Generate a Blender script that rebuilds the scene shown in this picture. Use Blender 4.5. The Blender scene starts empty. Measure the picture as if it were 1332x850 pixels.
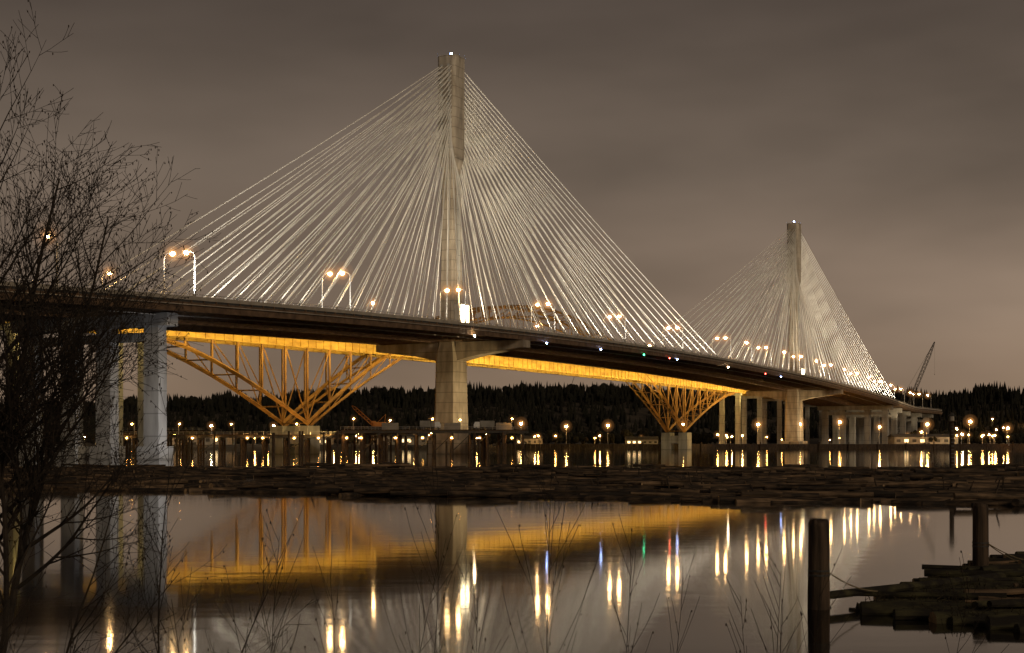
import bpy, math, random
from mathutils import Vector, Matrix, noise
random.seed(7)
R=random.uniform
scn=bpy.context.scene
# ---------------------------------------------------------------- materials
def newmat(name):
    m=bpy.data.materials.new(name); m.use_nodes=True
    nt=m.node_tree; return m,nt,nt.nodes['Principled BSDF']
def mat(name,c1,c2,scale=1.0,rough=0.8,bump=0.0,metal=0.0,stretch=(1,1,1),detail=6,lo=0.35,hi=0.65):
    m,nt,b=newmat(name)
    tc=nt.nodes.new('ShaderNodeTexCoord'); mp=nt.nodes.new('ShaderNodeMapping')
    mp.inputs['Scale'].default_value=stretch
    nz=nt.nodes.new('ShaderNodeTexNoise'); nz.inputs['Scale'].default_value=scale; nz.inputs['Detail'].default_value=detail
    cr=nt.nodes.new('ShaderNodeValToRGB')
    cr.color_ramp.elements[0].position=lo; cr.color_ramp.elements[1].position=hi
    cr.color_ramp.elements[0].color=(*c1,1); cr.color_ramp.elements[1].color=(*c2,1)
    L=nt.links.new
    L(tc.outputs['Object'],mp.inputs['Vector']); L(mp.outputs[0],nz.inputs['Vector']); L(nz.outputs['Fac'],cr.inputs[0]); L(cr.outputs[0],b.inputs['Base Color'])
    b.inputs['Roughness'].default_value=rough; b.inputs['Metallic'].default_value=metal
    if bump>0:
        bp=nt.nodes.new('ShaderNodeBump'); bp.inputs['Strength'].default_value=bump; bp.inputs['Distance'].default_value=0.1
        L(nz.outputs['Fac'],bp.inputs['Height']); L(bp.outputs[0],b.inputs['Normal'])
    return m
def emis(name,col,st):
    m,nt,b=newmat(name)
    b.inputs['Base Color'].default_value=(*col,1); b.inputs['Emission Color'].default_value=(*col,1); b.inputs['Emission Strength'].default_value=st
    return m
def glow_volume(name,col,st):
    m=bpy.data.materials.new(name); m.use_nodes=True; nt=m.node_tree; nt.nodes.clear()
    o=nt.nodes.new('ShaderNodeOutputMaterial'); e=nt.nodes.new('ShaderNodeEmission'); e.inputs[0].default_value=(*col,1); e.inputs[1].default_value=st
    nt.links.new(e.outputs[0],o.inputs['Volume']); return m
def concrete(name,c1,c2,band=4.0):
    m=mat(name,c1,c2,0.35,0.85,0.3,stretch=(1,1,0.25))
    nt=m.node_tree; b=nt.nodes['Principled BSDF']; L=nt.links.new
    tc=nt.nodes['Texture Coordinate']; cr=nt.nodes['Color Ramp']
    sp=nt.nodes.new('ShaderNodeSeparateXYZ'); L(tc.outputs['Object'],sp.inputs[0])
    mo=nt.nodes.new('ShaderNodeMath'); mo.operation='MODULO'; mo.inputs[1].default_value=band; L(sp.outputs['Z'],mo.inputs[0])
    lt=nt.nodes.new('ShaderNodeMath'); lt.operation='LESS_THAN'; lt.inputs[1].default_value=0.35; L(mo.outputs[0],lt.inputs[0])
    ml=nt.nodes.new('ShaderNodeMath'); ml.operation='MULTIPLY'; ml.inputs[1].default_value=0.45; L(lt.outputs[0],ml.inputs[0])
    mx=nt.nodes.new('ShaderNodeMix'); mx.data_type='RGBA'
    L(ml.outputs[0],mx.inputs['Factor']); L(cr.outputs[0],mx.inputs['A']); mx.inputs['B'].default_value=(c1[0]*.4,c1[1]*.4,c1[2]*.4,1)
    L(mx.outputs['Result'],b.inputs['Base Color'])
    return m
M_conc=concrete('concrete_tower',(0.22,0.185,0.145),(0.42,0.365,0.29))
M_conc2=concrete('concrete_pier',(0.27,0.26,0.24),(0.42,0.41,0.38),6)
M_deckside=mat('weathered_deck_steel',(0.07,0.042,0.024),(0.17,0.105,0.06),0.4,0.6)
M_asph=mat('asphalt',(0.04,0.04,0.04),(0.06,0.06,0.06),2,0.9)
M_barr=mat('barrier_concrete',(0.3,0.27,0.23),(0.42,0.38,0.33),0.3,0.9)
M_paint=mat('white_paint',(0.7,0.7,0.7),(0.8,0.8,0.8),2,0.7)
M_cable=mat('cable_sheath',(0.78,0.76,0.71),(0.86,0.84,0.79),0.1,0.5)
M_yel=mat('yellow_orange_steel',(0.46,0.26,0.04),(0.70,0.45,0.08),0.15,0.6,stretch=(1,1,3))
M_org=mat('rusty_orange_steel',(0.24,0.12,0.03),(0.44,0.23,0.055),0.2,0.65)
M_galv=mat('galvanised_steel',(0.3,0.3,0.3),(0.42,0.42,0.42),3,0.45,metal=0.6)
M_timber=mat('dark_timber',(0.022,0.015,0.01),(0.10,0.066,0.042),2.5,0.9,0.6,stretch=(2,2,0.25))
M_log=mat('log_bark',(0.014,0.009,0.006),(0.15,0.097,0.055),1.0,0.85,0.8,stretch=(0.6,2.5,2.5),lo=0.43,hi=0.8)
M_logw=mat('weathered_log',(0.05,0.032,0.018),(0.32,0.21,0.12),0.9,0.8,0.8,stretch=(0.6,2.5,2.5),lo=0.4,hi=0.78)
M_logend=mat('cut_log_end',(0.22,0.14,0.07),(0.4,0.27,0.14),4,0.8)
M_moss=mat('mossy_log',(0.012,0.009,0.006),(0.08,0.072,0.03),1.6,0.9,0.9,stretch=(0.7,1.8,1.8),lo=0.42,hi=0.72)
M_bark=mat('tree_bark',(0.014,0.010,0.008),(0.04,0.029,0.02),9,0.9)
M_bud=mat('buds',(0.02,0.013,0.01),(0.04,0.025,0.016),9,0.9)
M_grass=mat('dry_grass',(0.035,0.027,0.015),(0.085,0.066,0.036),3,0.9)
M_soil=mat('soil',(0.035,0.028,0.02),(0.09,0.075,0.05),0.6,0.95,0.6)
M_land=mat('shore_ground',(0.035,0.028,0.019),(0.09,0.07,0.048),0.05,0.95,0.5)
M_for=mat('conifer_foliage',(0.005,0.006,0.0035),(0.016,0.015,0.008),0.05,1.0)
M_rope=mat('rope',(0.16,0.12,0.07),(0.25,0.2,0.12),9,0.9)
M_wall=mat('metal_siding',(0.2,0.19,0.17),(0.32,0.3,0.27),0.3,0.7)
M_dark=mat('dark_steel',(0.03,0.03,0.03),(0.06,0.055,0.05),1,0.6)
M_red=mat('crane_orange_paint',(0.5,0.18,0.03),(0.6,0.24,0.05),1,0.5)
E_warm=emis('sodium_lamp',(1.0,0.50,0.13),330)
E_deck=emis('deck_lamp',(1.0,0.60,0.24),200)
E_white=emis('white_lamp',(1.0,0.76,0.44),220)
E_small=emis('small_warm_lamp',(1.0,0.45,0.10),150)
E_panel=emis('lit_access_panel',(1.0,0.80,0.45),16)
E_blue=emis('blue_lamp',(0.35,0.5,1.0),60)
E_green=emis('green_lamp',(0.05,1.0,0.4),22)
E_redl=emis('red_lamp',(1.0,0.08,0.05),30)
E_win=emis('lit_window',(1.0,0.7,0.33),3)
HALO1=glow_volume('lamp_halo_inner',(1,.48,.12),.40); HALO2=glow_volume('lamp_halo_middle',(1,.42,.11),.07); HALO3=glow_volume('lamp_halo_outer',(1,.42,.12),.009)  # self-glowing volumes, painted halo round each lamp
# ---------------------------------------------------------------- mesh builder
class MB:
    def __init__(s): s.v=[];s.f=[];s.m=[];s.mats=[]
    def mi(s,m):
        if m not in s.mats: s.mats.append(m)
        return s.mats.index(m)
    def quadbox(s,c8,m):
        b=len(s.v); s.v+= [tuple(c) for c in c8]; k=s.mi(m)
        for f in ((0,3,2,1),(4,5,6,7),(0,1,5,4),(1,2,6,5),(2,3,7,6),(3,0,4,7)):
            s.f.append(tuple(b+i for i in f)); s.m.append(k)
    def box(s,x0,x1,y0,y1,z0,z1,m):
        s.quadbox([(x0,y0,z0),(x1,y0,z0),(x1,y1,z0),(x0,y1,z0),(x0,y0,z1),(x1,y0,z1),(x1,y1,z1),(x0,y1,z1)],m)
    def tube(s,p0,p1,r0,r1,n,m,caps=True,cm=None,flat=1.0):
        p0=Vector(p0);p1=Vector(p1);d=(p1-p0)
        if d.length<1e-6:return
        d.normalize(); a=Vector((0,0,1)) if abs(d.z)<.9 else Vector((1,0,0))
        u=d.cross(a).normalized(); w=u.cross(d)
        b=len(s.v);k=s.mi(m)
        for p,r in ((p0,r0),(p1,r1)):
            for i in range(n):
                an=2*math.pi*i/n; s.v.append(tuple(p+u*math.cos(an)*r+w*math.sin(an)*r*flat))
        for i in range(n):
            j=(i+1)%n; s.f.append((b+i,b+j,b+n+j,b+n+i)); s.m.append(k)
        if caps:
            kk=s.mi(cm) if cm else k
            s.f.append(tuple(b+i for i in reversed(range(n)))); s.m.append(kk)
            s.f.append(tuple(b+n+i for i in range(n))); s.m.append(kk)
    def path(s,pts,rads,n,m,caps=None):
        b=len(s.v);k=s.mi(m);N=len(pts)
        for q in range(N):
            d=(pts[min(q+1,N-1)]-pts[max(q-1,0)]).normalized()
            a=Vector((0.3,1,0.1)) 
            u=d.cross(a).normalized(); w=u.cross(d)
            for i in range(n):
                an=2*math.pi*i/n; s.v.append(tuple(pts[q]+(u*math.cos(an)+w*math.sin(an))*rads[q]))
        for q in range(N-1):
            for i in range(n):
                j=(i+1)%n; s.f.append((b+q*n+i,b+q*n+j,b+(q+1)*n+j,b+(q+1)*n+i)); s.m.append(k)
        if caps:
            kk=s.mi(caps); e=b+(N-1)*n
            s.f.append(tuple(b+i for i in reversed(range(n)))); s.m.append(kk)
            s.f.append(tuple(e+i for i in range(n))); s.m.append(kk)
    def ball(s,c,rx,ry,rz,m,nu=6,nv=4):
        b=len(s.v);k=s.mi(m)
        s.v.append((c[0],c[1],c[2]-rz))
        for j in range(1,nv):
            ph=math.pi*j/nv-math.pi/2
            for i in range(nu):
                th=2*math.pi*i/nu; s.v.append((c[0]+rx*math.cos(ph)*math.cos(th),c[1]+ry*math.cos(ph)*math.sin(th),c[2]+rz*math.sin(ph)))
        s.v.append((c[0],c[1],c[2]+rz)); t=len(s.v)-1
        for i in range(nu):
            j=(i+1)%nu
            s.f.append((b,b+1+j,b+1+i)); s.m.append(k)
            s.f.append((t,t-nu+i,t-nu+j)); s.m.append(k)
            for q in range(nv-2):
                s.f.append((b+1+q*nu+i,b+1+q*nu+j,b+1+(q+1)*nu+j,b+1+(q+1)*nu+i)); s.m.append(k)
    def loft(s,rings,m):
        b=len(s.v);k=s.mi(m);n=len(rings[0])
        for r in rings: s.v+=[tuple(p) for p in r]
        for q in range(len(rings)-1):
            for i in range(n):
                j=(i+1)%n; s.f.append((b+q*n+i,b+q*n+j,b+(q+1)*n+j,b+(q+1)*n+i)); s.m.append(k)
        s.f.append(tuple(b+i for i in reversed(range(n)))); s.m.append(k)
        e=b+(len(rings)-1)*n
        s.f.append(tuple(e+i for i in range(n))); s.m.append(k)
    def mesh(s,name):
        me=bpy.data.meshes.new(name); me.from_pydata(s.v,[],s.f)
        for m in s.mats: me.materials.append(m)
        me.polygons.foreach_set('material_index',s.m); me.update(); return me
    def obj(s,name,parent=None,loc=None,smooth=False):
        me=s.mesh(name)
        if smooth: me.polygons.foreach_set('use_smooth',[True]*len(me.polygons))
        o=bpy.data.objects.new(name,me); scn.collection.objects.link(o)
        if parent: o.parent=parent
        if loc: o.location=loc
        return o
def empty(name):
    e=bpy.data.objects.new(name,None); scn.collection.objects.link(e); return e
def halo(m,c,r):   # nested emissive spheres that paint a glare halo round a lamp
    m.ball(c,r,r,r,HALO1,12,8); m.ball(c,r*1.8,r*1.8,r*1.8,HALO2,12,8); m.ball(c,r*3.2,r*3.2,r*3.2,HALO3,14,10)
# ---------------------------------------------------------------- bridge frame
P0=Vector((-24,546,0)); DT=Vector((0.4684,0.8835,0)); DS=Vector((-0.8835,0.4684,0))
def B(t,s,z): return P0+DT*t+DS*s+Vector((0,0,z))
def H(t): return max(48.6-5.1e-5*(t-170)**2,33.5)
def bbox(mb,t0,t1,s0,s1,z0,z1,m,zz0=None,zz1=None):
    a=z0;b=z1;c=z0 if zz0 is None else zz0;d=z1 if zz1 is None else zz1
    mb.quadbox([B(t0,s0,a),B(t0,s1,a),B(t1,s1,c),B(t1,s0,c),B(t0,s0,b),B(t0,s1,b),B(t1,s1,d),B(t1,s0,d)],m)
bridge=empty('cable_stayed_bridge')
T0,T1=-420,830
dk=MB(); st=10
t=T0
while t<T1:
    a,b=H(t),H(t+st)
    for s0,s1 in ((-32,-7),(7,32)):
        bbox(dk,t,t+st,s0,s1,a-0.6,a,M_asph,b-0.6,b)
        for se in (s0,s1):
            bbox(dk,t,t+st,se-0.5,se+0.5,a-3.0,a-0.62,M_deckside,b-3.0,b-0.62)
            bbox(dk,t,t+st,se-0.65,se+0.65,a-3.15,a-3.0,M_deckside,b-3.15,b-3.0)
            bbox(dk,t,t+st,se-0.25,se+0.25,a+0.003,a+1.0,M_barr,b+0.003,b+1.0)
        mid=s0+11 if s0<0 else s1-11
        bbox(dk,t,t+st,mid-0.25,mid+0.25,a+0.003,a+0.9,M_barr,b+0.003,b+0.9)
        for ln in (3.8,7.4,14.5,18.2,21.8):
            bbox(dk,t,t+4,s0+ln-0.08,s0+ln+0.08,a+0.004,a+0.012,M_paint,a+0.004+(b-a)*.4,a+.012+(b-a)*.4)
        for sg in (s0+7,s0+13,s0+19):
            bbox(dk,t,t+st,sg-0.25,sg+0.25,a-2.0,a-0.61,M_deckside,b-2.0,b-0.61)
    for k in (0,5):
        hh=a+(b-a)*k/st
        bbox(dk,t+k+.2,t+k+.7,-31.4,31.4,hh-2.85,hh-2.02,M_deckside)
        for se in (-32.55,32.55):
            bbox(dk,t+k+.2,t+k+.5,min(se,se*0.985),max(se,se*0.985),hh-3.0,hh-0.1,M_deckside)
    t+=st
t=T0
while t<T1:
    a=H(t);b=H(t+2.5)
    dk.tube(B(t,-32,a+1.0),B(t,-32,a+1.6),.07,.07,4,M_galv,False)
    dk.tube(B(t,-32,a+1.6),B(t+2.5,-32,b+1.6),.07,.07,4,M_galv,False)
    t+=2.5
for t in range(T0,T1,10):
    a,b=H(t),H(t+10)
    dk.tube(B(t,-33.0,a-1.3),B(t+10,-33.0,b-1.3),.13,.13,5,M_barr,False)
    dk.tube(B(t,-24,a-3.5),B(t+10,-24,b-3.5),.2,.2,5,M_barr,False)
dk.obj('deck',bridge)
def pylon(tc,name,ztop=156.5):
    mb=MB()
    secs=[(-2,16,15.5),(5.5,16,15.5),(5.6,11.2,11),(38,9.6,9.8),(46,8.0,6.8),(112,6.6,5.6),(117,8.9,7.9),(ztop,9.1,8.1)]
    rings=[]
    for z,wt,ws in secs:
        a,b=wt/2,ws/2;c=0.26*min(a,b)
        rings.append([B(tc+x,y,z) for x,y in ((-a,-b+c),(-a+c,-b),(a-c,-b),(a,-b+c),(a,b-c),(a-c,b),(-a+c,b),(-a,b-c))][::-1])
    mb.loft(rings,M_conc)
    for k in range(18):
        z=119.5+k*1.9
        for sg in (-1,1):
            for s in (-1.6,1.6):
                bbox(mb,tc+sg*4.5-.3,tc+sg*4.5+.3,s-.55,s+.55,z,z+1.1,M_conc2)
    bbox(mb,tc-.9,tc+.9,-3.65,-2.6,50,110,M_conc2)
    h=H(tc)-3.3
    for sg in (-1,1):
        rings=[]
        for s,dp,w in ((4.2,7.2,3.8),(14,5.2,3.4),(31,3.0,3.0),(33.5,2.8,3.0)):
            r=[B(tc-w,sg*s,h-dp),B(tc+w,sg*s,h-dp),B(tc+w,sg*s,h),B(tc-w,sg*s,h)]
            rings.append(r if sg>0 else r[::-1])
        mb.loft(rings,M_conc)
    for a in (-4.2,0,4.2):
        for b in (-3.7,3.7): mb.tube(B(tc+a,b,ztop),B(tc+a,b,ztop+1.3),.1,.1,4,M_galv)
    c=B(tc,0,ztop+1.6); mb.tube(B(tc,0,ztop),c,.12,.12,5,M_galv); mb.ball(c,.45,.45,.45,E_blue)
    hz=H(tc)
    bbox(mb,tc-3.3,tc+3.3,-6.2,-3.3,hz+0.1,hz+12,M_barr)
    bbox(mb,tc-3.0,tc+3.0,-6.32,-6.22,hz+0.6,hz+11.4,E_panel)
    for q in (-1,1): bbox(mb,tc+q-.06,tc+q+.06,-6.42,-6.34,hz+0.6,hz+11.4,M_dark)
    for q in (3,6,9): bbox(mb,tc-3,tc+3,-6.52,-6.44,hz+q-.06,hz+q+.06,M_dark)
    mb.obj(name,bridge)
pylon(0,'pylon'); pylon(470,'pylon_far')
cb=MB()
for tc in (0,470):
    for dirn in (-1,1):
        side=(tc==0 and dirn==-1) or (tc==470 and dirn==1)
        for sp,st_ in ((-30.5,-3.0),(-8,-1.5),(8,1.5),(30.5,3.0)):
            for i in range(18):
                td=tc+dirn*(17+i*(9.55 if side else 12.4)); zp=119.8+i*1.9
                a=B(tc+dirn*4.6,st_*0.9,zp); b=B(td,sp,H(td)+1.2)
                N=8; pts=[]
                for q in range(N+1):
                    u=q/N; p=a.lerp(b,u); p.z-=4*u*(1-u)*(1.2*(i/17)+.2); pts.append(p)
                cb.path(pts,[0.195]*(N+1),5,M_cable)
                cb.tube(b-Vector((0,0,1.2)),b+(a-b).normalized()*3,.27,.24,6,M_galv)
cb.obj('stay_cables',bridge)
pr=MB()
def pier(mb,t,cols,wt=3.2,ws=5.2,cap=True,m=M_conc2):
    top=H(t)-3.3
    for s in cols:
        mb.loft([[B(t+x,s+y,z) for x,y in ((-a,-b),(-a,b),(a,b),(a,-b))][::1] for z,a,b in ((-2,wt*.85,ws*.75),(3.5,wt*.85,ws*.75),(3.51,wt*.5,ws*.5),(top-9,wt*.5,ws*.5),(top-7,wt*.5,ws*.5))],m)
    c0,c1=min(cols),max(cols)
    bbox(mb,t-2.1,t+2.1,c0-6,c1+6,top-3.4,top,m)
    bbox(mb,t-1.5,t+1.5,c0-1,c1+1,top-7.2,top-5.0,m)
    for s in cols: bbox(mb,t-1.6,t+1.6,s-2.5,s+2.5,top-7.0,top-3.38,m)
for t in (-192,-262,-332,-400): pier(pr,t,(-22,-5,8,23))
for t in (640,672,705,750,800): pier(pr,t,(-24,-10,10,24),4,4.4)
pr.obj('approach_piers',bridge)
lm=MB()
lm.tube((0,0,0),(0,0,0.5),.28,.25,8,M_galv); lm.tube((0,0,.5),(0,0,11),.24,.17,8,M_galv)
for a,b in (((0,0,11),(.5,0,11.8)),((.5,0,11.8),(1.4,0,12.2)),((1.4,0,12.2),(2.6,0,12.3))): lm.tube(a,b,.13,.12,6,M_galv)
lm.box(2.2,3.7,-.28,.28,12.32,12.5,M_galv); lm.ball((2.95,0,12.0),.72,.66,.5,E_deck)
halo(lm,(2.95,0,12.0),1.2)
lmesh=lm.mesh('street_lamp')
ang=math.atan2(DS.y,DS.x)
def put(name,me,loc,rz=0,sc=1):
    o=bpy.data.objects.new(name,me); scn.collection.objects.link(o); o.location=loc; o.rotation_euler=(0,0,rz); o.scale=(sc,)*3; return o
k=0
t=-331.0
while t<820:
    for s,r in ((-31.2,ang),(-20.6,ang+math.pi)):
        put('street_lamp',lmesh,B(t,s,H(t)+0.9),r)
    if t>200:
        for s,r in ((-31.2,ang),): put('street_lamp',lmesh,B(t+36,s,H(t+36)+0.9),r)
    if k%2==0 and t>-200: put('street_lamp',lmesh,B(t+30,31.2,H(t+30)+0.9),ang+math.pi)
    k+=1
    t+=72
put('street_lamp',lmesh,B(-235,-31.2,H(-235)+0.9),ang)
nv=MB()
for t,e in ((18,E_blue),(70,E_blue),(150,E_redl),(118,E_green),(160,E_blue),(235,E_white),(300,E_redl),(330,E_blue),(-40,E_white)):
    h=H(t)-3.6; c=B(t,-33.2,h); nv.tube(c+Vector((0,0,.8)),c,.1,.1,5,M_dark); nv.ball(c,.33,.33,.33,e)
nv.obj('navigation_lights',bridge)
# ---------------------------------------------------------------- old arch bridge
arch=empty('steel_arch_bridge')
def HG(t): return 47.2-1.6e-5*(t-170)**2
ad=MB()
t=-420
while t<900:
    a,b=HG(t),HG(t+20)
    bbox(ad,t,t+20,42.6,57.4,a-.5,a,M_asph,b-.5,b)
    for s in (44,56):
        bbox(ad,t,t+20,s-.35,s+.35,a-5.2,a-.52,M_yel,b-5.2,b-.52)
        bbox(ad,t,t+20,s-.8,s+.8,a-5.4,a-5.2,M_yel,b-5.4,b-5.2)
        for k in range(0,20,5): bbox(ad,t+k,t+k+.25,s-.6,s+.6,a-5.15,a-.6,M_yel)
        bbox(ad,t,t+20,s-.15+(-1.3 if s<50 else 1.3),s+.15+(-1.3 if s<50 else 1.3),a,a+1,M_barr,b,b+1)
    for k in range(0,20,5): bbox(ad,t+k,t+k+.4,44,56,a-3.2,a-.52,M_yel)
    t+=20
ad.obj('deck_girders',arch)
ar=MB()
TA,TB=-35.0,374.0; TM=(TA+TB)/2; HS=(TB-TA)/2
def za(t): u=(t-TM)/HS; return 12+62*(1-u*u)
def rib(t): 
    if t<TA: u=min(1,(TA-t)/84.0); return 12+(HG(t)-6-12)*(1-(1-u)**1.35)
    if t>TB: u=min(1,(t-TB)/98.0); return 12+(HG(t)-6-12)*(1-(1-u)**1.35)
    return za(t)
def member(t0,z0,t1,z1,s,r=.6,m=M_org): ar.tube(B(t0,s,z0),B(t1,s,z1),r*1.1,r*1.1,4,m)
nodes=[TA-84+k*14 for k in range(6)]+[TA+k*(TB-TA)/28 for k in range(29)]+[TB+k*14 for k in range(1,8)]
for s in (44,56):
    for a,b in zip(nodes[:-1],nodes[1:]):
        za_,zb_=rib(a),rib(b)
        inside=TA<=a and b<=TB+1
        above=za_>HG(a)-4
        member(a,za_,b,zb_,s,.8 if not above else .6)
        dpa=2.0+3.2*min(1,abs(za_-12)/30) if inside else 0
        dpb=2.0+3.2*min(1,abs(zb_-12)/30) if inside else 0
        if inside:
            member(a,za_-dpa,b,zb_-dpb,s,.55 if not above else .45); member(a,za_,a,za_-dpa,s,.25); member(a,za_-dpa,b,zb_,s,.22)
        g=HG(a)
        if za_<g-6: member(a,za_,a,g-5.3,s,.42)
        elif za_>g+3: member(a,za_-dpa,a,g,s,.12)
        if za_<g-9 and (abs(a-TA)<60 or abs(a-TB)<75):
            z2=HG(b)-5.3
            if not(a<TA or (a>TM and a<TB)): member(a,za_,b,z2,s,.28)
            else: member(b,zb_,a,g-5.3,s,.28)
for a in nodes:
    z=rib(a); ar.tube(B(a,44,z),B(a,56,z),.28,.28,4,M_org)
for a,b in zip(nodes[:-1],nodes[1:]):
    ar.tube(B(a,44,rib(a)),B(b,56,rib(b)),.18,.18,4,M_org)
ar.obj('arch_truss',arch)
ap=MB()
for t in (TA,TB):
    for s in (44,56): bbox(ap,t-4,t+4,s-3,s+3,-2,11,M_conc2)
    bbox(ap,t-3,t+3,47.01,52.99,4,9,M_conc2)
for t in list(range(-400,-100,55))+[480,530,580,640,700,760,820,880]:
    h=HG(t)-5.5
    for s in (44,56): bbox(ap,t-1.3,t+1.3,s-1.6,s+1.6,-2,h-2,M_conc2)
    bbox(ap,t-1.6,t+1.6,41.5,58.5,h-2,h-.05,M_conc2)
ap.obj('concrete_piers',arch)
def area(name,t0,t1,s,z,rotdown,power,col,parent,z1=None,ds=DS,sy=.5):
    ld=bpy.data.lights.new(name,'AREA'); ld.shape='RECTANGLE'; ld.size=(t1-t0); ld.size_y=sy; ld.energy=power; ld.color=col
    o=bpy.data.objects.new(name,ld); scn.collection.objects.link(o)
    z1=z if z1 is None else z1
    o.location=B((t0+t1)/2,s,(z+z1)/2)
    xax=(DT*(t1-t0)+Vector((0,0,z1-z))).normalized()
    d=(ds*math.cos(rotdown)+Vector((0,0,math.sin(rotdown)))); d=(d-xax*d.dot(xax)).normalized()
    zax=-d; yax=zax.cross(xax)
    o.rotation_euler=Matrix((xax,yax,zax)).transposed().to_euler()
    o.parent=parent
SOD=(1,.70,.21)
area('sodium_strip_light',-190,60,34,39,math.radians(-6),26000,SOD,arch)
area('sodium_strip_light',60,500,34,41,math.radians(-6),64000,SOD,arch,39)
# added fill strips that brighten the stays from below; tilted slightly outward so the parapet itself stays dark
CW=(1,.88,.70)
for t0,t1,pw in ((-184,-15,50000),(15,125,36000),(125,235,36000),(238,345,50000),(345,455,50000),(485,650,76000)):
    area('added_cable_fill',t0,t1,-33.6,H(t0)+2.0,math.radians(97),pw,CW,bridge,H(t1)+2.0,sy=.3)
def spot(name,loc,tgt,power,col,ang=40,parent=None,blend=.6,r=.5):
    ld=bpy.data.lights.new(name,'SPOT'); ld.energy=power; ld.color=col; ld.spot_size=math.radians(ang); ld.spot_blend=blend; ld.shadow_soft_size=r
    o=bpy.data.objects.new(name,ld); scn.collection.objects.link(o); o.location=loc
    o.rotation_euler=(Vector(tgt)-Vector(loc)).to_track_quat('-Z','Y').to_euler(); o.parent=parent
for tc in (0,470):
    spot('tower_floodlight',B(tc-34,-31,H(tc-34)+2),B(tc,0,112),80000,(1,.82,.56),75,bridge)
    spot('tower_floodlight',B(tc+34,-31,H(tc+34)+2),B(tc,0,112),40000,(1,.82,.56),75,bridge)
spot('cable_floodlight',B(-200,-30,H(-200)+4),B(-150,-24,H(-150)+20),220000,(1,.93,.8),60,bridge)
spot('pier_floodlight',B(-14,-48,11),B(0,0,30),70000,(1,.72,.34),60,bridge)
spot('pier_floodlight',B(455,-40,8),B(470,0,28),70000,(1,.74,.40),70,bridge)
spot('pier_floodlight',B(640,-60,8),B(700,0,25),80000,(1,.76,.45),90,bridge)
spot('pier_floodlight',B(-205,-50,4),B(-192,-5,25),17000,(.92,.93,1),80,bridge)
spot('pier_floodlight',B(-50,20,8),B(-45,50,30),20000,(1,.60,.17),110,arch)
spot('pier_floodlight',B(370,10,8),B(380,50,28),20000,(1,.60,.18),100,arch)
spot('pier_floodlight',B(-215,15,4),B(-225,45,25),34000,(1,.62,.2),100,arch)
# ---------------------------------------------------------------- water
w,nt,b=newmat('river_water')
b.inputs['Base Color'].default_value=(.010,.008,.006,1); b.inputs['Roughness'].default_value=.055; b.inputs['IOR'].default_value=1.36
tc=nt.nodes.new('ShaderNodeTexCoord'); mp=nt.nodes.new('ShaderNodeMapping'); mp.inputs['Scale'].default_value=(.25,.6,1)
nz=nt.nodes.new('ShaderNodeTexNoise'); nz.inputs['Scale'].default_value=1; nz.inputs['Detail'].default_value=3
bp=nt.nodes.new('ShaderNodeBump'); bp.inputs['Strength'].default_value=.06; bp.inputs['Distance'].default_value=.06
nt.links.new(tc.outputs['Object'],mp.inputs[0]); nt.links.new(mp.outputs[0],nz.inputs['Vector']); nt.links.new(nz.outputs['Fac'],bp.inputs['Height']); nt.links.new(bp.outputs[0],b.inputs['Normal'])
wm=MB(); k=wm.mi(w); wm.v=[(-6000,-200,0),(6000,-200,0),(6000,9000,0),(-6000,9000,0)]; wm.f=[(0,1,2,3)]; wm.m=[0]; wm.obj('river_water')
nb=MB(); nb.mi(M_soil); NX,NY=80,30
for j in range(NY+1):
    y=-60+j*(84/NY)
    for i in range(NX+1):
        x=-60+i*1.5
        z=2.4 if y<4 else 2.4-2.9*(y-4)/18
        z+=.12*noise.noise(Vector((x*.4,y*.4,0))); nb.v.append((x,y,max(z,-1)))
for j in range(NY):
    for i in range(NX):
        a=j*(NX+1)+i; nb.f.append((a,a+1,a+NX+2,a+NX+1)); nb.m.append(0)
nb.obj('river_bank',smooth=True)
fs=MB(); fs.mi(M_land)
xs=[-3000+i*40 for i in range(151)]; ys=[0,6,14,60,140,300,420,520,640,760,1200,5000]
def ridge(x): 
    return 52+9*noise.noise(Vector((x*.004,1.3,0)))+6*noise.noise(Vector((x*.015,7,0)))-max(0,min(14,(-x-250)*.05))
def shoreY(x): return 905+18*noise.noise(Vector((x*.006,0,0)))+ (max(0,x-120)*.12)
def landz(x,y):
    d=y-shoreY(x)
    if d<0: return -1.5
    z=min(3.0,-1.5+d*.5)+.5*noise.noise(Vector((x*.02,y*.02,0)))
    u=max(0,min(1,(y-1330)/330)); u=u*u*(3-2*u)
    return z+u*ridge(x)
for dy in ys:
    for x in xs:
        y=shoreY(x)+dy if dy<=14 else 905+dy
        fs.v.append((x,y,landz(x,y)))
nx=len(xs)
for j in range(len(ys)-1):
    for i in range(nx-1):
        a=j*nx+i; fs.f.append((a,a+1,a+nx+1,a+nx)); fs.m.append(0)
fs.obj('far_shore_terrain')
tr=MB()
for i in range(7500):
    y=R(1380,1700) if i%3 else R(1600,1690); x=R(-.48,.5)*y
    z=landz(x,y)-2
    cl=.5+.5*noise.noise(Vector((x*.02,y*.02,5)))
    h=R(9,20)*(.5+.9*cl); r=h*R(.15,.26)
    k=tr.mi(M_for)
    for lo,hi,rr in ((.05,.6,1),(.35,.85,.72),(.6,1,.45)):
        bb=len(tr.v); 
        for q in range(5):
            an=q*1.2566+R(0,.6); tr.v.append((x+math.cos(an)*r*rr*R(.7,1.2),y+math.sin(an)*r*rr,z+h*lo+R(-.4,.4)))
        tr.v.append((x+R(-.3,.3),y,z+h*hi))
        for q in range(5): tr.f.append((bb+q,bb+(q+1)%5,bb+5)); tr.m.append(k)
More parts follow.
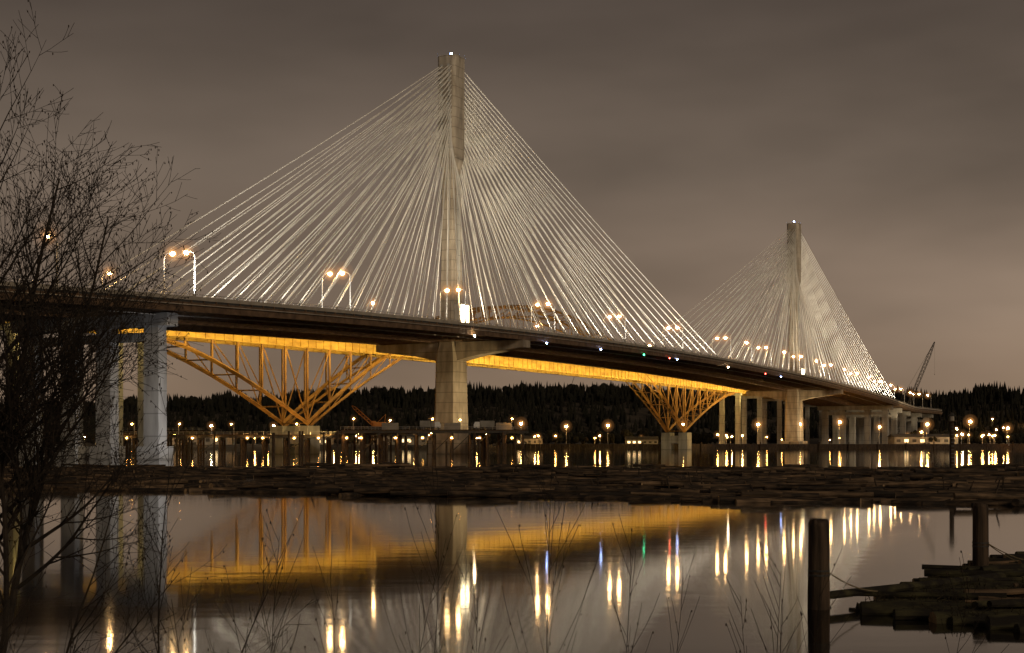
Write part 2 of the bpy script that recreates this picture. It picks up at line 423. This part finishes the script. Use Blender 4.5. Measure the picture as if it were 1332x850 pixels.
for i in range(1500):
    y=R(1000,1330); x=R(-.48,.45)*y
    if i%4==0: y=R(1560,1690); x=R(-.48,.45)*y
    if y<1400 and abs((Vector((x,y,0))-P0).dot(DS)-15)<60: continue
    h=R(5,12)*(1.3 if y>1500 else 1); z=landz(x,y)-.5
    for q in range(4):
        c=(x+R(-3,3),y+R(-2,2),z+h*R(.4,.8)); tr.ball(c,h*R(.18,.33),h*R(.2,.35),h*R(.2,.35),M_for,6,4)
tr.obj('distant_tree_line')
# ---------------------------------------------------------------- lamps on far shore / trestle
def mast(h,em,rb,name,g=1.0):
    m=MB(); m.tube((0,0,0),(0,0,.6),.35,.3,8,M_galv); m.tube((0,0,.6),(0,0,h),.2,.12,8,M_galv)
    m.tube((0,0,h-.3),(0,-1.4,h+.1),.08,.08,5,M_galv); m.box(-.45,.45,-2.1,-1.2,h+.1,h+.3,M_galv)
    c=(0,-1.65,h-rb*.7); m.ball(c,rb,rb,rb*.8,em)
    halo(m,c,g)
    return m.mesh(name)
mA=mast(15,E_warm,.95,'light_mast',1.55); mB=mast(15,E_white,.8,'light_mast_white',1.2); mC=mast(7,E_small,.55,'yard_lamp',.85); mD=mast(9,E_warm,.6,'yard_lamp_bright',1.0)
for x,y in ((6,915),(37,935),(65,930),(118,945),(170,948),(199,950),(228,955),(257,960),(291,962),(323,968),(352,975)):
    put('light_mast',mA,(x,y+8,landz(x,y+8)-.2+R(-1,1)),0,R(.85,1.1))
for x,y in ((325,930),(149,938)): put('light_mast',mC,(x,y+25,3))
put('light_mast',mB,(322,990,-4))
for x,y in ((-202,930),(-161,935),(-248,940)): put('light_mast',mB,(x,y,2.8),0,.9)
for i in range(74):
    x=R(-310,60) if i<50 else R(60,370); y=R(915,1060)
    put('yard_lamp',mC if i%3 else mD,(x,y,2.6),R(-1,1),R(.6,1.15))
for x,y in ((470,1420),(500,1440),(520,1400),(545,1460),(490,1380),(440,1370),(455,1300),(415,1290)):
    put('yard_lamp',mD,(x,y,landz(x,y)+6),0,.9)
def shed(name,x,y,w,d,h,wins=5):
    m=MB(); m.box(-w/2,w/2,-d/2,d/2,0,h,M_wall)
    m.quadbox([(-w/2-.5,-d/2-.5,h+.01),(w/2+.5,-d/2-.5,h+.01),(w/2+.5,d/2+.5,h+.01),(-w/2-.5,d/2+.5,h+.01),(-w/2-.5,-.1,h+2.2),(w/2+.5,-.1,h+2.2),(w/2+.5,.1,h+2.2),(-w/2-.5,.1,h+2.2)],M_dark)
    for i in range(wins):
        u=-w/2+w*(i+.5)/wins; m.box(u-w/wins*.25,u+w/wins*.25,-d/2-.06,-d/2-.01,h*.35,h*.7,E_win if R(0,1)<.4 else M_dark)
    m.box(-w*.06,w*.06,-d/2-.1,-d/2-.02,0,h*.3,M_dark)
    m.obj(name,None,(x,y,2.7))
shed('warehouse',-75,950,34,14,6,7); shed('warehouse',-140,965,28,12,5,5); shed('site_office',12,955,18,8,4.5,5); shed('warehouse',300,1010,46,18,6,8); shed('site_office',90,960,22,9,4,6); shed('warehouse',-225,980,50,16,7,9)
qw=MB()
for i in range(120):
    x=-10+i*3.2; y=shoreY(x)-4; qw.box(x,x+3.0,y+(.25 if i%2 else 0),y+1,-1.5,3.6,M_timber)
    if i%6==0: qw.tube((x,y-.8,-2),(x,y-.8,5),.35,.35,8,M_timber)
qw.obj('quay_wall')
# ---------------------------------------------------------------- work trestle
wt=MB()
def trest(x0,x1,y0,y1,z,stp=6.5):
    wt.box(x0,x1,y0,y1,z-.35,z,M_timber)
    for yy in (y0+.6,(y0+y1)/2,y1-.6): wt.box(x0,x1,yy-.25,yy+.25,z-1.2,z-.36,M_dark)
    x=x0+1
    while x<x1:
        wt.box(x-.3,x+.3,y0-.3,y1+.3,z-1.9,z-1.21,M_dark)
        for yy in (y0+.6,(y0+y1)/2,y1-.6): wt.tube((x,yy,-2),(x,yy,z-1.9),.42,.42,8,M_timber)
        if random.random()<.5 and x+stp<x1: wt.tube((x,y0+.4,1),(x+stp,y0+.4,z-2),.15,.15,4,M_dark)
        x+=stp
    x=x0
    while x<x1:
        wt.tube((x,y0+.1,z),(x,y0+.1,z+1.1),.06,.06,4,M_galv); x+=2.5
    for q in (.6,1.1): wt.tube((x0,y0+.1,z+q),(x1,y0+.1,z+q),.05,.05,4,M_galv)
trest(-62,6,500,512,9.2); trest(-62,-38,512.01,560,9.2,6); trest(-12,4,512.01,560,9.2,6)
trest(-150,-62.5,515,525,7.5,8); trest(-150,-118,530,540,9,8)
for i in range(34):
    x=R(-150,8);y=R(490,500); wt.tube((x,y,-2),(x,y,R(3,9)),.4,.38,8,M_timber)
wt.obj('work_trestle')
for x,y,z,mm in ((-58,505,9.2,mC),(-30,508,9.2,mC),(0,507,9.2,mC),(-80,520,7.5,mC),(-105,522,7.5,mC),(-125,518,7.5,mC),(-142,520,7.5,mC),(-20,530,9.2,mC),(-48,540,9.2,mC)):
    put('yard_lamp',mm,(x,y,z),R(-2,2),.6)
for i in range(16):
    x=-150+i*9.8+R(-4,4); bb=MB(); bb.tube((0,0,0),(0,0,1.2),.08,.08,6,M_dark); bb.box(-.25,.25,-.2,.2,1.2,1.3,M_dark); bb.ball((0,0,1.0),.3,.3,.22,E_small); bb.tube((0,0,0),(0,.8,0),.1,.1,5,M_dark)
    bb.ball((0,0,1.0),.85,.85,.85,HALO1,10,6)  # painted halo sphere round the bulb
    bb.obj('bulkhead_lamp',None,(x,499.2 if x>-62 else 514.2,5.2))
def crane(name,loc,rz,blen,bang,boom,sc=1,bw=1.0,mr=1.0):
    e=empty(name); e.location=loc; e.rotation_euler=(0,0,rz); e.scale=(sc,)*3
    m=MB()
    for s in (-1.7,1.7):
        m.loft([[(x,s+dy,z) for x,z in ((-3.2,.3),(-3.6,.8),(-3.2,1.3),(3.2,1.3),(3.6,.8),(3.2,.3))] for dy in (-.45,.45)],M_dark)
    m.tube((0,0,1.0),(0,0,1.6),1.2,1.2,12,M_dark)
    m.box(-3.6,1.6,-1.5,1.5,1.6,3.6,boom); m.box(1.0,2.8,-1.6,-.4,1.7,4.1,boom); m.box(1.6,2.82,-1.62,-.42,2.8,3.8,M_dark); m.box(-4.6,-3.6,-1.6,1.6,1.5,3.2,M_dark)
    m.obj('body',e)
    l=MB(); d=Vector((math.cos(bang),0,math.sin(bang))); n=Vector((-math.sin(bang),0,math.cos(bang))); o=Vector((1.4,0,2))
    cs=[(-.6*bw,-.6*bw),(.6*bw,-.6*bw),(.6*bw,.6*bw),(-.6*bw,.6*bw)]; N=int(blen/(1.6*bw))
    def pt(q,c):
        u=q/N; tp=min(1,.25+u*6,.2+(1-u)*6); return o+d*(blen*u)+n*c[0]*tp+Vector((0,c[1]*tp,0))
    for q in range(N):
        for i in range(4):
            l.tube(pt(q,cs[i]),pt(q+1,cs[i]),.11*mr,.11*mr,4,boom,False); l.tube(pt(q,cs[i]),pt(q+1,cs[(i+1)%4]),.07*mr,.07*mr,4,boom,False)
    tip=o+d*blen; g=Vector((-3.5*bw,0,7*bw)); l.tube(tip,g,.05*mr,.05*mr,4,M_dark); l.tube((-3,0,3.5),g,.12*mr,.12*mr,4,boom); l.tube((0,0,3.5),g,.1*mr,.1*mr,4,boom)
    l.tube(tip,tip-Vector((0,0,blen*.3)),.03*mr,.03*mr,4,M_dark); l.ball(tip-Vector((0,0,blen*.3)),.3,.3,.5,M_dark)
    l.obj('boom',e)
crane('crawler_crane',(327,1190,3),.1,94,math.radians(67),M_dark,1,2.0,1.8)
crane('crawler_crane',(-52,535,9.2),math.pi,13,math.radians(42),M_red,.9)
def truck(loc,rz):
    m=MB(); m.box(-3.6,1.6,-1.2,1.2,1.0,3.3,M_wall); m.loft([[(x,y,z) for x,z in ((1.8,.8),(4.0,.8),(4.0,1.9),(3.5,2.9),(1.8,2.9))] for y in (-1.15,1.15)],M_paint)
    m.box(-3.6,4,-.5,.5,.7,1.0,M_dark)
    m.box(3.7,3.95,-1,1,1.95,2.6,M_dark)
    for x in (-2.8,-1.7,3.0):
        for y in (-1.1,1.1): m.tube((x,y-.15,.5),(x,y+.15,.5),.5,.5,12,M_dark)
    m.obj('box_truck',None,loc).rotation_euler=(0,0,rz)
truck((-30,505,9.2),0); truck((-10,506,9.2),math.pi)
for x in (-45,-22,-3):
    m=MB(); m.box(-3,3,-1.2,1.2,.1,2.6,M_wall)
    for i in range(12): m.box(-2.9+i*.5,-2.7+i*.5,-1.26,-1.2,.2,2.5,M_wall)
    m.box(-3.02,-2.9,-1.24,-1.2,.1,2.6,M_dark); m.obj('shipping_container',None,(x,510.2,9.2))
# ---------------------------------------------------------------- logs
def log(mb,c,L,r,az,m,tilt=0):
    d=Vector((math.cos(az),math.sin(az),tilt)); c=Vector(c); sd_=Vector((-d.y,d.x,0))
    n=4; pts=[];rad=[];bow=R(-.03,.03)*L; taper=R(.62,.9)
    for q in range(n+1):
        u=q/n; pts.append(c+d*(L*(u-.5))+sd_*bow*4*u*(1-u)+Vector((0,0,R(-.03,.03)*r/.3))); rad.append(r*(1-(1-taper)*u)*R(.93,1.07))
    if R(0,1)<.5: rad=rad[::-1]
    mb.path(pts,rad,8,m,M_logend if random.random()<.4 else m)
lb=MB()
for i in range(3900):
    y=90+ (245-90)*random.random()**1.5; x=R(-.42,.47)*y
    front=132-(x+40)*.42 if x>-40 else 132
    front=max(86,front)+7*noise.noise(Vector((x*.08,0,0)))+3*noise.noise(Vector((x*.3,5,0))); back=238-max(0,x)*.25+6*noise.noise(Vector((x*.05,3,0)))
    if x<-.36*y+ 3*noise.noise(Vector((y*.1,0,0))): continue
    if y<front or y>back: continue
    cl=noise.noise(Vector((x*.05,y*.1,2)))
    if cl<-.27: continue
    z=.03+max(0,cl)*1.5*random.random()+ (R(.1,.5) if random.random()<.25 else 0)
    big=random.random()<.08
    log(lb,(x,y,z),R(3,9.5),R(.3,.44) if big else R(.12,.3),R(-.22,.22)+(.0 if random.random()<.84 else R(-1.2,1.2)),M_logw if random.random()<.24 else M_log,R(-.04,.04))
for x in range(-50,60,14):
    f=132-(x+40)*.42 if x>-40 else 132
    f=max(86,f); log(lb,(x,f-1.2,.04),13.0,.28,math.atan2(-.42 if x>-40 and f>87 else 0,1)+R(-.06,.06),M_log)
for i in range(90):
    y=R(100,220); x=R(-.36,.44)*y
    if y<(132-(x+40)*.42 if x>-40 else 132): continue
    p=Vector((x,y,.3)); lb.tube(p,p+Vector((R(-.5,.5),R(-.3,.3),R(.4,1.5))),.09,.05,5,M_log)
lb.obj('log_boom')
# ---------------------------------------------------------------- foreground raft, piles, rope
rf=MB()
y=33.0
while y<53:
    xs_=(8.9+(37-y)*.55) if y<37 else 8.9+(y-37)*.62
    x=xs_+R(-.4,.9)
    while x<30:
        L=R(4,9); rr=R(.13,.26)
        log(rf,(x+L/2,y,R(.0,.13)),L,rr,R(-.06,.06),M_moss); x+=L*.96
    y+=R(.3,.45)
for i in range(60):
    y=R(35,50); x0=max(9.2+(37-y)*.55,8.9+(y-37)*.62)+.6; log(rf,(x0+R(1,8),y,R(.22,.4)),R(1.5,6),R(.04,.13),R(-.6,.6),M_moss if i%3 else M_logw,R(-.04,.04))
log(rf,(15,42.6,.34),17,.15,.66,M_moss)
for i in range(2600):
    y=R(33.5,51); x0=max(9.2+(37-y)*.55,8.9+(y-37)*.62); x=x0+R(.3,9); z=.28
    if noise.noise(Vector((x*.7,y*.7,0)))<-.05: continue
    p=Vector((x,y,z-.1)); rf.path([p,p+Vector((R(-.05,.05),R(-.05,.05),R(.06,.14))),p+Vector((R(-.16,.16),R(-.1,.1),R(.1,.24)))],[.016,.012,.003],3,M_grass)
rf.obj('log_raft')
def pile(x,y,h,r):
    m=MB(); rings=[]
    N=20; lev=[-1.5,0,.15,.5,1.0,1.6,h-.3,h-.1,h]
    for li,z in enumerate(lev):
        rr=r*(1.05-.05*z/h)*(1 if li<len(lev)-1 else .86)
        rings.append([(math.cos(2*math.pi*i/N)*rr*(1+.1*noise.noise(Vector((i*.9,z*.4,x)))),math.sin(2*math.pi*i/N)*rr*(1+.1*noise.noise(Vector((i*.8,z*.4,x+5)))),z+(.1*noise.noise(Vector((i*.7,0,x))) if li>=len(lev)-2 else 0)) for i in range(N)])
    m.loft(rings,M_timber)
    for z in (.9,1.02): m.tube((0,0,z),(0,0,z+.05),r*1.08,r*1.08,16,M_dark)
    m.obj('wooden_pile',None,(x,y,0))
pile(8.3,37.4,2.4,.28); pile(16.2,47.8,2.4,.26)
rp=MB()
def rope(a,b,sag,r=.018):
    a=Vector(a);b=Vector(b);pts=[]
    for q in range(13):
        u=q/12;p=a.lerp(b,u);p.z-=4*u*(1-u)*sag;pts.append(p)
    rp.path(pts,[r]*13,5,M_rope)
rope((8.55,37.3,1.0),(10.2,38.6,.35),.12); rope((16.4,47.6,1.0),(17.6,46.0,.35),.15); rope((16.4,47.6,1.02),(18.4,46.6,.4),.2)
rp.obj('mooring_rope')
mk=MB(); mk.tube((0,0,-2),(0,0,7.0),.3,.26,10,M_timber); mk.box(-.5,.5,-.5,.5,7.0,7.12,M_timber); mk.tube((0,0,7.12),(0,0,7.7),.3,.28,8,M_barr); mk.tube((0,0,7.7),(0,0,8.1),.46,.05,8,M_dark)
for q in range(14): mk.tube((-.16,-.34,.5+q*.45),(.16,-.34,.5+q*.45),.03,.03,4,M_galv)
mk.obj('channel_marker_post',None,(52.5,165,0))
# ---------------------------------------------------------------- bare trees
def grow(mb,p,d,L,r,lvl,mx,up,wig,dens,spread,buds=True,first=.18):
    n=max(3,int(L/(.35 if lvl==0 else .16))); n=min(n,18)
    pts=[p.copy()];rad=[r];d=d.normalized();q=p.copy();dirs=[d.copy()]
    for i in range(n):
        d=(d+Vector((R(-wig,wig),R(-wig,wig),R(-wig,wig)))+Vector((0,0,up*(1 if lvl else .4)))).normalized()
        q=q+d*(L/n); pts.append(q.copy()); rad.append(max(.0024,r*(1-.85*(i+1)/n))); dirs.append(d.copy())
    mb.path(pts,rad,6 if r>.03 else (4 if r>.009 else 3),M_bark)
    if lvl>=mx:
        if buds:
            for i in range(1,len(pts)):
                if random.random()<.3:
                    c=pts[i]+Vector((R(-.015,.015),R(-.01,.01),-R(.0,.02))); mb.ball(c,.008,.008,R(.01,.018),M_bud,3,3)
        return
    nc=max(2,int(dens[lvl]*L))
    for c in range(nc):
        u=first+(1-first)*(c+random.random())/nc; u=min(u,.98)
        i=min(int(u*n),n-1); pp=pts[i].lerp(pts[i+1],u*n-i)
        az=R(0,2*math.pi); dd=dirs[i]; a=dd.cross(Vector((math.cos(az),math.sin(az),.2))).normalized()
        an=spread[lvl]*R(.7,1.25); nd=(dd*math.cos(an)+a*math.sin(an)).normalized()
        ln=L*(.52 if lvl else .36)*(1.2-u*.7)*R(.7,1.2)
        grow(mb,pp,nd,ln,max(.0032,rad[i]*.55),lvl+1,mx,up,wig*1.15,dens,spread,buds)
def tree(name,stems,mx=3,dens=(4.6,6.0,8.5),spread=(.8,.7,.65),up=.05,wig=.09,first=.18):
    mb=MB()
    for (x,y,z),(tx,ty,tz),r in stems:
        p=Vector((x,y,z)); e=Vector((tx,ty,tz)); grow(mb,p,(e-p),(e-p).length,r,0,mx,up,wig*.7,dens,spread,True,first)
    mb.obj(name)
    print(name,len(mb.f))
random.seed(23)
tree('bare_alder_tree',[((-5.85,15,1.0),(-5.05,15,7.6),.085),((-5.8,15.1,1.0),(-4.5,15.3,7.0),.06),((-5.95,14.9,1.0),(-5.6,15.5,7.4),.07),((-5.7,14.7,1.0),(-4.0,14.4,6.4),.045)],first=.3)
tree('bare_shrub',[((-4.9,14,1.1),(-3.6,13.6,4.2),.022),((-4.9,13,1.1),(-3.0,13.2,3.1),.018),((-5.1,13,1.1),(-4.7,13.2,4.0),.02)],2,(5,6,6),(.7,.6,.6))
tree('bare_shrub',[((-3.6,14,1.1),(-3.4,13.6,4.6),.016),((-3.4,14.5,1.1),(-2.5,14.6,3.3),.014),((-3.0,13,1.1),(-3.3,13.2,3.0),.012),((-2.7,13,1.1),(-2.1,13.2,2.9),.012)],2,(4.5,6,6),(.65,.6,.6))
for x,y,h,lean in ((-.75,12.5,3.1,.05),(.3,12,3.5,-.02),(.9,12.5,2.4,.2),(1.5,13,2.1,.1),(-1.5,12,2.2,-.2),(2.3,12.5,2.2,.15),(2.5,12.7,1.9,-.1),(3.6,12,2.2,.25),(-2.2,12.5,2.5,.1),(-1.1,13,2.2,.25),(2.1,12.2,2.0,.05),(2.45,12.0,2.1,.2),(-.3,12.2,2.0,.1)):
    tree('bare_sapling',[((x,y,1.15),(x+lean,y,1.15+h),.008)],1,(6,5),(.5,.5),.06,.08)
gr=MB()
for i in range(2600):
    x=R(-6.5,5.5) if i%2 else R(-6.5,-1.5); y=R(10,14.5); z=1.2-.09*(y-10)*1.6+.4; hh=R(.3,.75)*(1.25 if x<-2 else .9); p=Vector((x,y,z))
    gr.path([p,p+Vector((R(-.06,.06),0,hh*.6)),p+Vector((R(-.25,.25),R(-.1,.1),hh))],[.005,.004,.0015],3,M_grass)
gr.obj('dry_grass')
# ---------------------------------------------------------------- world
wd=bpy.data.worlds.new('World'); scn.world=wd; wd.use_nodes=True; nt=wd.node_tree; nt.nodes.clear(); L=nt.links.new
out=nt.nodes.new('ShaderNodeOutputWorld'); add=nt.nodes.new('ShaderNodeAddShader'); bg=nt.nodes.new('ShaderNodeBackground'); bg2=nt.nodes.new('ShaderNodeBackground')
sky=nt.nodes.new('ShaderNodeTexSky'); sky.sky_type='NISHITA'; sky.sun_disc=False; sky.sun_elevation=math.radians(2); sky.sun_rotation=math.radians(150)
L(sky.outputs[0],bg2.inputs[0]); bg2.inputs[1].default_value=.001
tc=nt.nodes.new('ShaderNodeTexCoord'); sp=nt.nodes.new('ShaderNodeSeparateXYZ'); L(tc.outputs['Generated'],sp.inputs[0])
cr=nt.nodes.new('ShaderNodeValToRGB'); e=cr.color_ramp.elements
e[0].position=0; e[0].color=(.255,.172,.112,1); e[1].position=.6; e[1].color=(.034,.027,.023,1)
x=e.new(.09); x.color=(.226,.163,.117,1); x=e.new(.19); x.color=(.158,.119,.090,1); x=e.new(.33); x.color=(.066,.050,.041,1)
L(sp.outputs['Z'],cr.inputs[0])
mp=nt.nodes.new('ShaderNodeMapping'); mp.inputs['Scale'].default_value=(1,1,3.2); mp.inputs['Rotation'].default_value=(0,.35,0); L(tc.outputs['Generated'],mp.inputs[0])
nz=nt.nodes.new('ShaderNodeTexNoise'); nz.inputs['Scale'].default_value=2.5; nz.inputs['Detail'].default_value=4; nz.inputs['Roughness'].default_value=.48; L(mp.outputs[0],nz.inputs['Vector'])
mr=nt.nodes.new('ShaderNodeMapRange'); mr.inputs['From Min'].default_value=.3; mr.inputs['From Max'].default_value=.7; mr.inputs['To Min'].default_value=.66; mr.inputs['To Max'].default_value=1.34; L(nz.outputs['Fac'],mr.inputs[0])
mx2=nt.nodes.new('ShaderNodeMapRange'); mx2.inputs['From Min'].default_value=-.4; mx2.inputs['From Max'].default_value=.4; mx2.inputs['To Min'].default_value=.82; mx2.inputs['To Max'].default_value=1.08; L(sp.outputs['X'],mx2.inputs[0])
mm=nt.nodes.new('ShaderNodeMath'); mm.operation='MULTIPLY'; L(mr.outputs[0],mm.inputs[0]); L(mx2.outputs[0],mm.inputs[1])
L(cr.outputs[0],bg.inputs[0]); L(mm.outputs[0],bg.inputs[1]); L(bg.outputs[0],add.inputs[0]); L(bg2.outputs[0],add.inputs[1]); L(add.outputs[0],out.inputs[0])
sd=bpy.data.lights.new('night_fill','SUN'); sd.energy=.6; sd.angle=math.radians(12); sd.color=(1,.78,.52); so=bpy.data.objects.new('night_fill',sd); scn.collection.objects.link(so)  # added night fill from behind the camera, brightens cables and pylons
so.rotation_euler=Vector((-.5,.8,-.35)).to_track_quat('-Z','Y').to_euler()
# ---------------------------------------------------------------- camera
cd=bpy.data.cameras.new('camera'); cd.sensor_width=36; cd.lens=48.6; cd.shift_y=.1134; cd.clip_start=.2; cd.clip_end=20000
co=bpy.data.objects.new('camera',cd); scn.collection.objects.link(co); co.location=(0,0,4.5); co.rotation_euler=(math.radians(90),0,0); scn.camera=co
scn.view_settings.view_transform='Standard'; scn.view_settings.look='None'; scn.view_settings.exposure=0
